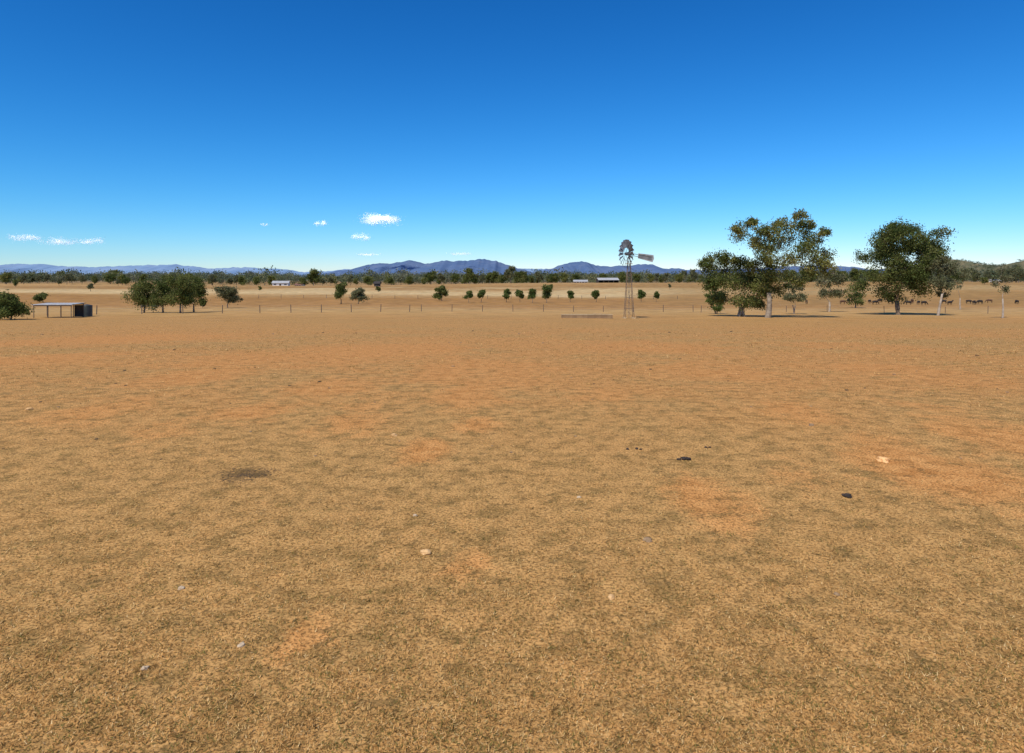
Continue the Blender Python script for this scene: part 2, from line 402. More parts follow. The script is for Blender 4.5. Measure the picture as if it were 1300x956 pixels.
px_tree('gum_tree', 'tallest broad gum tree with loose bronze green crown, right of the windmill', 975, 403,
        [(1003, 287, 20, 12), (977, 297, 17, 12), (945, 294, 17, 11), (932, 291, 11, 8), (1026, 300, 17, 13), (1045, 324, 13, 12), (1012, 320, 19, 12), (1034, 311, 16, 12),
         (966, 322, 17, 12), (985, 347, 20, 12), (1019, 345, 18, 10), (1039, 339, 14, 10), (960, 308, 16, 11), (1000, 305, 20, 12), (990, 331, 20, 12), (1009, 275, 10, 7), (970, 364, 14, 10), (997, 366, 14, 9), (1024, 285, 12, 8), (952, 283, 9, 6),
         (980, 313, 18, 11), (1022, 332, 18, 11), (965, 340, 15, 11), (990, 284, 12, 9), (962, 294, 13, 9), (1038, 297, 9, 7), (1006, 356, 14, 9), (978, 374, 12, 7)],
        grow=1.06, r0=.31, fork=2.8, leaf=.108, nsub=14, nleaf=80, pal=OLIVE, lean=(.1, 0), sub=.44, hollow=.32, bark=M_barkl, tw=1.15)
px_tree('gum_tree', 'dense dark drooping gum tree leaning against the left side of the tallest gum', 941, 402,
        [(905, 328, 14, 9), (894, 338, 9, 9), (922, 344, 20, 13), (946, 338, 18, 12), (932, 362, 25, 15), (956, 370, 20, 13), (911, 356, 16, 12), (973, 350, 14, 11), (944, 383, 19, 9), (970, 334, 13, 9), (918, 379, 14, 9), (899, 362, 11, 9), (925, 330, 14, 9), (962, 385, 12, 7), (938, 350, 18, 12), (960, 356, 16, 11)],
        grow=1.06, dep=1.6, r0=.25, fork=1.5, leaf=.112, nsub=13, nleaf=100, pal=GREEN, multi=4, spread=.38, sub=.46, bark=M_barkl)
cl = []
rc = random.Random(5)
for k in range(38):
    a = rc.uniform(0, 6.283); q = math.sqrt(rc.random())*.80
    cl.append((1145+49*q*math.cos(a), 326+44*q*math.sin(a), rc.uniform(13, 18), rc.uniform(9, 13)))
cl += [(1104, 350, 14, 11), (1098, 362, 12, 9), (1120, 367, 17, 11), (1142, 376, 17, 9), (1164, 364, 17, 12), (1176, 350, 13, 12), (1188, 318, 12, 12), (1180, 298, 15, 10), (1150, 286, 19, 8), (1122, 294, 17, 9), (1102, 325, 12, 11), (1163, 310, 18, 12), (1130, 312, 18, 12)]
px_tree('gum_tree', 'dense dark green gum tree with wide rounded crown, rightmost big tree', 1140, 399, cl,
        dep=2.6, grow=1.08, r0=.28, fork=1.8, leaf=.12, nsub=12, nleaf=86, pal=DARK, lean=(-.15, 0), multi=2, spread=.12, sub=.48)
px_tree('gum_tree', 'slender pale trunked gum with thin sparse foliage, just right of the dense dark gum', 1191, 400,
        [(1192, 336, 12, 9), (1203, 346, 11, 9), (1186, 356, 10, 9), (1209, 340, 10, 8), (1198, 362, 11, 8), (1198, 328, 9, 7), (1208, 358, 10, 8), (1200, 374, 8, 7)],
        dep=.7, r0=.16, fork=2.8, leaf=.115, nsub=12, nleaf=54, pal=GREY, bark=M_pale, lean=(.2, -.5), hollow=.1, tw=1.5)
px_tree('gum_tree', 'small pale branched gum with thin foliage between the two big gum trees', 1053, 396,
        [(1058, 347, 13, 8), (1048, 358, 12, 8), (1066, 358, 12, 9), (1056, 370, 14, 8), (1045, 374, 9, 7), (1067, 374, 9, 7)], dep=.7, r0=.16, fork=1.6, leaf=.13, nsub=11, nleaf=66, pal=GREY, bark=M_pale, hollow=.1, tw=1.3)
px_tree('gum_tree', 'small thin sapling under the right side of the tallest gum', 1008, 399,
        [(1003, 364, 11, 7), (1015, 366, 11, 7), (1008, 376, 14, 7), (998, 377, 9, 6), (1018, 379, 9, 6)], dep=.6, r0=.10, fork=1.2, leaf=.12, nsub=10, nleaf=55, pal=GREY, bark=M_pale, hollow=.1, multi=2)
px_tree('gum_tree', 'narrow green shrubby tree at the far left of the big gum clump', 909, 399,
        [(909, 362, 9, 8), (911, 374, 11, 8), (907, 384, 10, 8), (899, 378, 7, 7), (910, 391, 8, 5)], dep=.6, r0=.10, fork=.8, leaf=.12, nsub=10, nleaf=70, pal=YOUNG, multi=3, spread=.25)
px_tree('gum_tree', 'small dark tree close on the left of the dense dark gum', 1086, 391,
        [(1086, 362, 11, 7), (1082, 372, 12, 7), (1092, 375, 10, 7), (1085, 382, 11, 5)], dep=.7, r0=.13, fork=1.0, leaf=.15, nsub=10, nleaf=60, pal=DARK)
px_tree('gum_tree', 'tall thin nearly bare sapling near the right edge of the paddock', 1273, 403,
        [(1275, 342, 9, 8), (1282, 354, 9, 8), (1268, 360, 8, 8), (1279, 367, 7, 7), (1271, 350, 8, 6)], dep=.5, r0=.10, fork=2.2, leaf=.10, nsub=10, nleaf=24, pal=GREY, bark=M_pale, hollow=.1, tw=2.0)
px_tree('gum_tree', 'slim pale stemmed gum with a leaning thin crown, second from the right edge', 1219, 393,
        [(1221, 352, 9, 8), (1227, 345, 8, 7), (1215, 362, 8, 7)], dep=.4, r0=.11, fork=2.0, leaf=.13, nsub=9, nleaf=45, pal=GREY, bark=M_pale, hollow=.1)
simple_tree('paddock_tree', 'leftmost tree of the dark clump on the left, with low hanging crown', 183, 397, 352, 48, 4, 11, 3, pal=GREEN, nsub=12, nleaf=68)
simple_tree('paddock_tree', 'second tree from the left in the dark clump on the left', 207, 397, 349, 44, 6, 11, 5, pal=DARK, nsub=12, nleaf=68)
simple_tree('paddock_tree', 'tallest tree of the dark clump on the left, third from its left end', 229, 397.5, 345, 44, 7, 11, 8, pal=GREEN, nsub=12, nleaf=68)
simple_tree('paddock_tree', 'rightmost slimmer tree of the dark clump on the left', 246, 396, 348, 34, 7, 10, 12, pal=GREEN, nsub=11, nleaf=64)
simple_tree('paddock_tree', 'lone grey green round tree right of the dark clump', 289, 391, 361, 35, 5, 9, 14, pal=GREY, nsub=11, nleaf=70)
simple_tree('bush', 'low spreading bush at the left edge beside the open shelter', 14, 405, 371, 54, 1, 10, 17, pal=GREEN, nsub=12, nleaf=80, cat='bush', multi=2)
simple_tree('paddock_tree', 'small tree with forked crown, left one of a pair left of the image middle', 433, 386, 357, 20, 6, 7, 19, pal=GREEN)
simple_tree('paddock_tree', 'low round tree, right one of a pair left of the image middle', 455, 386, 365, 25, 3, 7, 23, pal=GREY)
simple_tree('paddock_tree', 'bushy tree at the left end of the row of young trees', 561, 382, 362, 22, 3, 7, 29, pal=GREEN)
simple_tree('bush', 'tiny dark bush near the left tree clump, between it and the lone grey tree', 257, 391, 379, 10, 1, 4, 31, pal=DARK, cat='bush')
simple_tree('bush', 'small dark bush behind the open shelter on the left', 55, 384, 372, 20, 2, 5, 33, pal=GREEN, cat='bush')
row = [(595, 384, 369, 11), (611, 384, 367, 12), (643, 384, 367, 13), (660, 384, 368, 11), (676, 385, 366, 13), (694, 385, 361, 18), (724, 384, 369, 10), (757, 384, 369, 12), (814, 384, 368, 11), (833, 384, 371, 8)]
ordn = ['first from left', 'second from left', 'third from left', 'fourth from left', 'fifth from left', 'sixth and largest', 'seventh from left', 'eighth from left', 'just right of the windmill', 'rightmost and smallest']
for i, (px, by, ty, w) in enumerate(row):
    simple_tree('young_tree', 'young round tree on a thin stem, %s in the planted row' % ordn[i], px, by, ty, w*1.1, 5, 6, 40+i,
                pal=YOUNG, nsub=9, nleaf=52, fat=.31, group='young trees planted in a row')
protos = []
for k in range(5):
    t = make_tree('distant_tree', 'x', (0, -500, 0), std_lobes(10, [9, 11, 8, 10, 12][k], [2, 1.6, 2.8, 2, 1.6][k], 10, 60+k, .29), .28, 2.4, .38, 10, 42, pal=[GREEN, DARK, GREY, OLIVE, GREEN][k], twig=False)
    protos.append(t)
used = set()
def far_tree(px, by, h, label, group=None):
    k = random.randrange(5); b = gp(px, by); s = b.y/F*h/10.0
    o = protos[k]
    if k in used: o = copy_tree(o)
    else: used.add(k)
    o.location = b; o.scale = (s*random.uniform(.8, 1.15), s*random.uniform(.8, 1.15), s); o.rotation_euler = (0, 0, random.uniform(0, 6))
    tag(o, label, 'tree', group); return o
lab = 'small dark gum tree standing in the broken tree line beyond the far paddocks'
FT = [(398, 362, 22), (384, 362, 12), (308, 362, 15), (326, 363, 12), (292, 362, 13), (345, 362, 13), (470, 361, 12), (497, 361, 11), (520, 362, 13), (547, 362, 17), (560, 362, 15), (578, 362, 16), (596, 364, 20),
                    (612, 362, 14), (630, 362, 19), (648, 362, 22), (664, 362, 17), (684, 361, 15), (702, 361, 16), (716, 361, 15), (790, 361, 16), (808, 362, 14), (826, 361, 15), (845, 361, 13), (862, 362, 15), (880, 362, 17),
                    (1068, 362, 18), (1085, 362, 20), (1222, 360, 17), (1240, 361, 13), (1258, 360, 16), (1285, 362, 14), (160, 362, 12), (140, 361, 14), (120, 362, 13), (85, 362, 15), (60, 361, 12), (30, 362, 14), (8, 362, 16), (420, 361, 12), (445, 361, 13), (1025, 361, 19), (1045, 361, 16), (1180, 360, 14), (868, 360, 16),
                    (590, 361, 13), (604, 361, 15), (621, 361, 17), (639, 361, 16), (656, 361, 18), (674, 361, 13), (300, 361, 14), (270, 361, 13), (1095, 360, 18), (1235, 360, 18), (1275, 360, 17), (1293, 361, 18), (1215, 362, 15),
                    (480, 372, 8), (905, 368, 9), (330, 371, 7), (115, 372, 10), (150, 366, 9), (75, 366, 10), (20, 367, 9), (250, 364, 10), (850, 370, 8), (1130, 368, 10), (1250, 369, 9), (700, 370, 8)]
rf_ = random.Random(9)
FT += [(x+rf_.uniform(-6, 6), rf_.uniform(359.5, 361.5), rf_.uniform(12, 20)) for x in range(890, 1300, 15)]
FT += [(x+rf_.uniform(-9, 9), rf_.uniform(359.5, 362), rf_.uniform(10, 16)) for x in range(5, 285, 13)]
FT += [(x+rf_.uniform(-9, 9), rf_.uniform(359.5, 361.5), rf_.uniform(9, 15)) for x in range(400, 890, 17)]
for (px, by, h) in FT:
    far_tree(px, by, h*random.uniform(.85, 1.1), lab, 'distant trees beyond the paddocks')
for k in range(5):
    if k not in used: far_tree(200+50*k, 362, 13, lab, 'distant trees beyond the paddocks')

# ------------------------------------------------------------------ hills and far mountains
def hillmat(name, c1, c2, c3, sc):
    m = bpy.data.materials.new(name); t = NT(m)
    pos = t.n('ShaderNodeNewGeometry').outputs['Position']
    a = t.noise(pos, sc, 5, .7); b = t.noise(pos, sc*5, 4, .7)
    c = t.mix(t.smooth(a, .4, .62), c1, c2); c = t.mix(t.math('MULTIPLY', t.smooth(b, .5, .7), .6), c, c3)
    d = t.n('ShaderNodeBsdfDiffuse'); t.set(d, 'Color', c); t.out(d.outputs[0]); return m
def ridge(name, label, prof, Y0, front, back, m, rough, seed):
    px = np.array([p[0] for p in prof], float); py = np.array([p[1] for p in prof], float)
    nxp, nyp = int((px[-1]-px[0])*1.1), 26
    us = np.linspace(px[0], px[-1], nxp)
    crest = np.interp(us, px, py)
    crest = np.convolve(np.pad(crest, 4, 'edge'), np.ones(9)/9, 'valid')
    crest += (vnoise(us/9.0+seed, us*0+seed)-.5)*rough*2+(vnoise(us/3.0+seed, us*0+seed+3)-.5)*rough
    vs = []; fs = []
    for j in range(nyp):
        tt = j/(nyp-1)*1.45
        for i in range(nxp):
            z1 = EYE+(HY-crest[i])/F*Y0
            if tt <= 1: Y = Y0-front*(1-tt); q = tt**1.35
            else: Y = Y0+back*(tt-1)/.45; q = 1-(tt-1)/.45
            x = (us[i]-650)/F*Y0
            gul = (float(vnoise(us[i]/7+seed*3, tt*3.0))-.5)*.5*min(1, 4*tt*(1-min(tt, 1)))
            q = max(0, q*(1+gul))
            zb = EYE-float(np.interp(math.log(max(Y, 1)), LT, HT))-25*(Y0/10000)
            vs.append((x, Y, zb+(z1-zb)*q))
    for j in range(nyp-1):
        for i in range(nxp-1):
            a = j*nxp+i; fs.append((a, a+1, a+nxp+1, a+nxp))
    me = bpy.data.meshes.new(name); me.from_pydata(vs, [], fs); me.materials.append(m)
    me.polygons.foreach_set('use_smooth', [True]*len(fs))
    o = meshobj(name, me); tag(o, label, 'hill', kind='structure'); return o
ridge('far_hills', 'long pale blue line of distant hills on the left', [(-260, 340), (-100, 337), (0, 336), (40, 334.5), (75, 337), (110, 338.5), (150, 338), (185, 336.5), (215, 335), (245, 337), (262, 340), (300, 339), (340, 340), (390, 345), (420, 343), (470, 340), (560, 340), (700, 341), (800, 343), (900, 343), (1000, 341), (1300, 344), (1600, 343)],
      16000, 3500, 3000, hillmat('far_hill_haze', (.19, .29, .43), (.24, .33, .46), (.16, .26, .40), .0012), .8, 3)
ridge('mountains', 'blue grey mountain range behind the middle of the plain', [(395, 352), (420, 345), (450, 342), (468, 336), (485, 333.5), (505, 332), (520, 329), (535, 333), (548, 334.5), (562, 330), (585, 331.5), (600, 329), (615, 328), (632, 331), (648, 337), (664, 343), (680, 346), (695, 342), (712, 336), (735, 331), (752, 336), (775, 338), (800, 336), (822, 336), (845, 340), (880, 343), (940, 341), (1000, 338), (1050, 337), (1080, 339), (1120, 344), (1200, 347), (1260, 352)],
      10000, 2600, 2200, hillmat('mountain_forest_haze', (.085, .14, .25), (.12, .17, .275), (.17, .205, .27), .0016), 1.2, 8)  # aerial haze over the forest is put into these blue-grey colours
M_near = hillmat('scrub_hill', (.12, .12, .07), (.20, .16, .09), (.075, .08, .045), .02)
ridge('scrub_hill', 'low brown wooded hill behind the right hand trees', [(1090, 353), (1130, 346), (1165, 340), (1190, 333), (1210, 329.5), (1230, 332), (1255, 338), (1280, 345), (1310, 352)], 2400, 700, 500, M_near, .8, 14)
ridge('scrub_hill', 'low brown wooded rise at the right edge', [(1240, 352), (1262, 342), (1285, 334), (1310, 329), (1350, 325), (1420, 332), (1500, 350)], 1900, 500, 400, M_near, .8, 21)

# ------------------------------------------------------------------ far woodland (reads as one mass)
def wood(name, label, spots):
    P = []; C = []; L = []
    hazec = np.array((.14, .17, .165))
    for (x, y, z, H, W, hz) in spots:
        nl = random.randint(4, 6)
        pal = random.choice([GREEN, DARK, GREEN, OLIVE, GREY])
        for k in range(nl):
            c = np.array([x+random.uniform(-.32, .32)*W, y+random.uniform(-.32, .32)*W, z+H*random.uniform(.25, .80)])
            m = 26
            p = c+rng.normal(size=(m, 3))*np.array([W*.14, W*.14, H*.10])
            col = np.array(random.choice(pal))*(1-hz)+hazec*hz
            P.append(p); C.append(col*rng.uniform(.75, 1.25, (m, 1))); L.append(np.full((m, 1), H*.055))
        m = 5; p = np.stack([np.full(m, x), np.full(m, y), z+np.linspace(0, H*.5, m)], 1)
        P.append(p); C.append(np.full((m, 3), .14)); L.append(np.full((m, 1), H*.035))
    P = np.concatenate(P); C = np.concatenate(C); L = np.concatenate(L); n = len(P)
    a = rng.normal(size=(n, 3)); a /= np.linalg.norm(a, axis=1)[:, None]
    b = np.cross(a, rng.normal(size=(n, 3))); b /= np.linalg.norm(b, axis=1)[:, None]
    a *= L; b *= L*.8
    o = meshobj(name, npmesh(name, np.stack([P-a, P+b, P+a, P-b], 1).reshape(-1, 3), 4, C, M_leaf))
    tag(o, label, 'woodland', kind='stuff'); return o
sp = []
while len(sp) < 3600:
    Y = 560*4.4**random.random(); px = random.uniform(-160, 1460)
    dens = float(fbm(px/38+3, math.log(Y)*6, 1.0, 3))
    lim = .42 if 290 < px < 460 else .20
    if dens < lim and Y < 1700: continue
    p = at(px, Y); H = random.uniform(6, 14)*(1+.45*(Y > 1200))
    if random.random() < .07: H *= 1.35
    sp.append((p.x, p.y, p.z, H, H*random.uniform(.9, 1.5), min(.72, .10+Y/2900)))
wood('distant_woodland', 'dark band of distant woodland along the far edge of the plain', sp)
sp = []
for hname in ('scrub_hill', 'scrub_hill.001'):
    hm = bpy.data.objects[hname].data
    hv = [v.co for v in hm.vertices if v.co.z > gz(v.co.x, v.co.y)+1]
    for _ in range(900):
        v = random.choice(hv)
        H = random.uniform(8, 14); sp.append((v.x+random.uniform(-5, 5), v.y+random.uniform(-8, 8), v.z-2.5, H, H*1.3, .3))
wood('hill_woodland', 'scattered scrubby trees covering the low hills on the right', sp)

# ------------------------------------------------------------------ windmill
def windmill():
    b = gp(798.5, 404); s = b.y/F
    root = empty('windmill', b, 0); tag(root, 'tall steel farm windmill with multi bladed wheel and tail vane on lattice tower', 'windmill')
    Ht = (404-326)*s; hb = 5.8*s; ht = .11
    def leg(sx, sy, z): q = z/Ht; w = hb*(1-q)+ht*q; return Vector((sx*w, sy*w, z))
    for sx in (-1, 1):
        for sy in (-1, 1):
            lg = MB().tube([leg(sx, sy, -.3), leg(sx, sy, Ht)], [.026, .022], 6).build('leg', M_rust, root)
            MB().box(leg(sx, sy, .03), (.26, .26, .2)).build('footing', M_conc, lg)
    lv = [.16, .34, .50, .64, .76, .87]
    for q in lv:
        z = q*Ht; c = [leg(-1, -1, z), leg(1, -1, z), leg(1, 1, z), leg(-1, 1, z)]
        mb = MB()
        for k in range(4): mb.tube([c[k], c[(k+1) % 4]], .016, 5)
        mb.build('girt', M_rust, root)
    q0 = [0.02]+lv
    for a, bq in zip(q0[:-1], q0[1:]):
        mb = MB()
        for (s1, s2) in (((-1, -1), (1, -1)), ((1, -1), (1, 1)), ((1, 1), (-1, 1)), ((-1, 1), (-1, -1))):
            mb.tube([leg(*s1, a*Ht), leg(*s2, bq*Ht)], .009, 4); mb.tube([leg(*s2, a*Ht), leg(*s1, bq*Ht)], .009, 4)
        mb.build('cross_brace', M_rust, root)
    MB().tube([(0, 0, -.2), (0, 0, Ht+.2)], .02, 6).build('pump_rod', M_galv, root)
    pl = MB(); zz = .89*Ht
    for k in range(5): pl.box((-.30+.15*k, 0, zz), (.12, .7, .05))
    pl.build('platform', M_timb, root)
    ang = R(20)
    hd = Matrix.Translation((0, 0, Ht+.35)) @ Matrix.Rotation(ang, 4, 'Z')
    def T(mb): mb.v = [tuple(hd @ Vector(p)) for p in mb.v]; return mb
    gb = MB().box((0, 0, 0), (.5, .26, .36)).tube([(-.5, 0, 0), (.4, 0, 0)], [.06, .06], 8).tube([(0, 0, -.5), (0, 0, .4)], [.09, .05], 8)
    T(gb).build('gearbox', M_galv, root)
    Rw = 18.2*s; xw = -.34
    wh = MB()
    for rr_ in (Rw*.93, Rw*.45):
        pts = [(xw, rr_*math.cos(2*math.pi*k/36), rr_*math.sin(2*math.pi*k/36)) for k in range(37)]
        wh.tube(pts, .022, 5)
    for k in range(6):
        a = 2*math.pi*k/6
        wh.tube([(xw-.1, 0, 0), (xw, Rw*.93*math.cos(a), Rw*.93*math.sin(a))], .022, 5)
    wh.tube([(xw-.16, 0, 0), (xw+.14, 0, 0)], .13, 10)
    wheel = T(wh).build('wheel', M_galv, root)
    nb = 18
    for k in range(nb):
        a = 2*math.pi*k/nb; rad = Vector((0, math.cos(a), math.sin(a))); tan = Vector((0, -math.sin(a), math.cos(a))); ax = Vector((1, 0, 0))
        pts = []
        for r_, hw in ((Rw*.42, .10), (Rw*.7, .17), (Rw, .24)):
            for q in (-1, 0, 1):
                pts.append(Vector((xw, 0, 0))+rad*r_+(tan*math.cos(R(30))+ax*math.sin(R(30)))*hw*q+ax*(-.035 if q == 0 else 0))
        bl = MB().poly(pts, [(0, 1, 4, 3), (1, 2, 5, 4), (3, 4, 7, 6), (4, 5, 8, 7)])
        T(bl).build('blade', M_galv, wheel)
    Mt = Matrix.Rotation(R(9), 4, 'Y')
    def TT(mb): mb.v = [tuple(Mt @ Vector(p)) for p in mb.v]; return T(mb)
    tl = MB().tube([(.2, 0, .12), (1.25, 0, .08)], .028, 5).tube([(.2, 0, -.12), (1.25, 0, -.12)], .028, 5).tube([(1.2, 0, .08), (2.8, 0, .12)], .022, 5)
    tail = TT(tl).build('tail_boom', M_galv, root)
    vn = MB()
    v = [(1.15, 0, .26), (1.15, 0, -.29), (3.05, 0, -.42), (3.18, 0, .0), (3.05, 0, .38)]
    vn.poly([(x, -.012, z) for x, y, z in v]+[(x, .012, z) for x, y, z in v], [(0, 1, 2, 3, 4), (9, 8, 7, 6, 5), (0, 5, 6, 1), (1, 6, 7, 2), (2, 7, 8, 3), (3, 8, 9, 4), (4, 9, 5, 0)])
    vane = TT(vn).build('vane', M_vane, tail)
    rb = MB()
    for z in (.15, .03, -.09, -.20): rb.box((2.1, 0, z), (1.75, .05, .032))
    TT(rb).build('rib', M_dark, tail)
windmill()
def trough():
    a = gp(713, 404.2); b = gp(777, 404.2); c = (a+b)/2; L = (b.x-a.x); c.z = gz(c.x, c.y)
    root = empty('water_trough', c); tag(root, 'long low tan cattle trough left of the windmill base', 'trough')
    w, h = .8, .36
    mb = MB().box((0, -w/2, h/2-.05), (L, .09, h+.1)).box((0, w/2, h/2-.05), (L, .09, h+.1)).box((-L/2+.05, 0, h/2-.05), (.1, w-.09, h+.1)).box((L/2-.05, 0, h/2-.05), (.1, w-.09, h+.1)).box((0, 0, .04), (L-.2, w-.09, .1))
    mb.build('basin', M_trough, root)
    MB().box((0, -w/2, h+.03), (L+.06, .14, .06)).box((0, w/2, h+.03), (L+.06, .14, .06)).build('rim', M_conc, root)
    MB().box((L*.22, 0, h+.085), (L*.16, w+.05, .05)).build('float_cover', M_timb, root)
    MB().box((0, 0, .17), (L-.22, w-.10, .01)).build('water_surface', M_glass, root)
trough()

# ------------------------------------------------------------------ shelter and tank
def shelter():
    c = gp(75, 403); s = c.y/F; W = 46*s; D = 2.4; h = 17.5*s
    root = empty('open_shelter', c, R(4)); tag(root, 'low open sided shelter with flat tin roof on posts at far left', 'shelter')
    rf = MB()
    n = 26
    for k in range(n):
        x = -W/2-.15+(W+.3)*k/(n-1); dz = .02 if k % 2 else 0
        rf.v += [(x, -D/2-.2, h-.04+dz), (x, D/2+.2, h+.05+dz), (x, -D/2-.2, h-.10+dz), (x, D/2+.2, h-.01+dz)]
    for k in range(n-1):
        a = 4*k; rf.f += [(a, a+4, a+5, a+1), (a+2, a+3, a+7, a+6), (a, a+2, a+6, a+4), (a+1, a+5, a+7, a+3)]
    rf.build('roof', M_tino, root)
    for x in (-.5, -.12, .22, .5):
        for y in (-D/2, D/2):
            MB().tube([(x*W*.97, y, -.3), (x*W*.97, y, h-.10+.07*(y > 0))], .045, 6).build('post', M_post, root)
    for y, z in ((-D/2, h-.155), (D/2, h-.08)):
        MB().box((0, y, z), (W, .05, .10)).build('beam', M_post, root)
    MB().box((W*.36, D/2+.09, h*.45), (W*.26, .04, h*.85)).build('shade_panel', M_dark, root)  # dark sheet added to stand for the shaded interior
def tank(px, py, wpx, hpx, label):
    c = gp(px, py); s = c.y/F; r = wpx*s/2; h = hpx*s
    root = empty('water_tank', c); tag(root, label, 'water tank')
    pts = [(0, 0, -.1)]; rd = [r]
    for k in range(1, 23): pts.append((0, 0, h*k/23)); rd.append(r*(1.0 if k % 2 else .975))
    MB().tube(pts, rd, 28).build('body', M_tank, root, True)
    MB().tube([(0, 0, h*22/23+.002), (0, 0, h), (0, 0, h*1.09), (0, 0, h*1.10)], [r*.99, r*.97, r*.25, r*.02], 28).build('lid', M_tank, root, True)
    MB().tube([(-r*.3, -r*1.0, .25), (-r*.3, -r-.15, .25)], .04, 6).build('outlet', M_galv, root)
shelter()
tank(110, 402, 13, 14, 'dark round water tank standing at the right end of the open shelter')

# ------------------------------------------------------------------ fences
def fence(label, pts, spacing, h=1.15, r=.06):
    P = [gp(*q) for q in pts]
    root = empty('wire_fence', P[0]); tag(root, label, 'fence')
    pm = None; o0 = P[0]; path = []
    for a, b in zip(P[:-1], P[1:]):
        n = max(1, int((b-a).length/spacing))
        for k in range(n): path.append(a.lerp(b, k/n))
    path.append(P[-1]); path = path[:98]
    for p in path:
        z = gz(p.x, p.y); hh = h*random.uniform(.92, 1.1)
        loc = Vector((p.x, p.y, z))-o0
        if pm is None:
            o = MB().tube([(0, 0, -.3), (0, 0, h*.6), (0, 0, h)], [r, r*.95, r*.85], 7).build('post', M_post, root); pm = o.data
        else: o = meshobj('post', pm, root)
        o.location = loc; o.rotation_euler = (random.uniform(-.05, .05), random.uniform(-.05, .05), 0); o.scale = (1, 1, hh/h)
    for f in (.35, .62, .9):
        MB().tube([Vector((p.x, p.y, gz(p.x, p.y)+h*f))-o0 for p in path], .006, 4).build('wire', M_wire, root)
fence('wire fence of dark posts crossing the left side in front of the tree clump', [(-120, 402), (60, 401), (180, 399), (330, 397.5), (520, 396.5)], 4.0)
fence('wire fence of small posts running behind the trough and windmill', [(535, 396), (690, 396), (880, 396)], 4.5, 1.05, .05)
fence('wire fence of posts under the big gum trees on the right', [(890, 397), (1050, 396), (1200, 397.5), (1420, 398)], 5.5, 1.0, .045)
fence('far paddock fence of tiny posts behind the row of young trees', [(300, 379), (560, 379.5), (860, 380)], 7.0, 1.2, .07)

# ------------------------------------------------------------------ farm buildings
def house(name, label, px, py, wpx, hpx, dep, wallm, roofm, rz=0, open_front=False, nwin=3, cat='house'):
    c = gp(px, py); s = c.y/F; W = wpx*s; h = hpx*s*.58; rh = hpx*s*.42
    root = empty(name, c, rz); tag(root, label, cat)
    mb = MB()
    if open_front:
        mb.box((0, dep/2, h/2-.3), (W, .2, h+.6)).box((-W/2, 0, h/2-.3), (.2, dep-.22, h+.6)).box((W/2, 0, h/2-.3), (.2, dep-.22, h+.6))
    else: mb.box((0, 0, h/2-.3), (W, dep, h+.6))
    g_ = [(-W/2, -dep/2, h), (-W/2, dep/2, h), (-W/2, 0, h+rh*.93), (W/2, -dep/2, h), (W/2, dep/2, h), (W/2, 0, h+rh*.93)]
    mb.poly(g_, [(0, 1, 2), (3, 5, 4)])
    mb.build('wall', wallm, root)
    e = .5
    rv = [(-W/2-e, -dep/2-e, h-.1), (W/2+e, -dep/2-e, h-.1), (W/2+e, 0, h+rh), (-W/2-e, 0, h+rh), (W/2+e, dep/2+e, h-.1), (-W/2-e, dep/2+e, h-.1)]
    rv2 = [(x, y, z+.15) for x, y, z in rv]
    MB().poly(rv+rv2, [(0, 1, 2, 3), (3, 2, 4, 5), (6, 9, 8, 7), (9, 11, 10, 8), (0, 6, 7, 1), (5, 4, 10, 11), (0, 3, 9, 6), (3, 5, 11, 9), (1, 7, 8, 2), (2, 8, 10, 4)]).build('roof', roofm, root)
    if open_front:
        for k in range(1, 4): MB().box((-W/2+W*k/4, -dep/2, h/2-.3), (.25, .25, h+.6)).build('post', M_post, root)
    else:
        for k in range(nwin):
            x = -W/2+W*(k+.5)/nwin
            if k == nwin//2: MB().box((x, -dep/2-.02, h*.36), (1.1, .08, h*.72)).build('door', M_dark, root)
            else: MB().box((x, -dep/2-.02, h*.55), (1.6, .08, h*.4)).build('window', M_glass, root)
    return root
house('farmhouse', 'white farmhouse with pale roof beyond the left paddock', 357, 364, 19, 6, 8, M_white, M_tino, R(10))
house('farm_shed', 'long white shed far behind and left of the windmill', 737, 362, 17, 4.5, 9, M_white, M_tino, R(-6), nwin=5, cat='shed')
house('farm_shed', 'open fronted machinery shed with dark interior, just left of the windmill tower', 771, 363.5, 25, 6, 9, M_dark, M_tino, R(4), True, cat='shed')
house('farm_shed', 'small dark hut alone in the field left of the mountains', 479, 366, 6.5, 6, 4, M_dark, M_dark, 0, nwin=1, cat='hut')
house('farmhouse', 'tiny white cottage right of the white farmhouse, half lost in trees', 381, 362, 8, 3.5, 7, M_white, M_red, R(-12))
house('farm_shed', 'small pale shed below the right hand hills', 1262, 360, 13, 4.5, 7, M_white, M_tin, R(12), cat='shed')

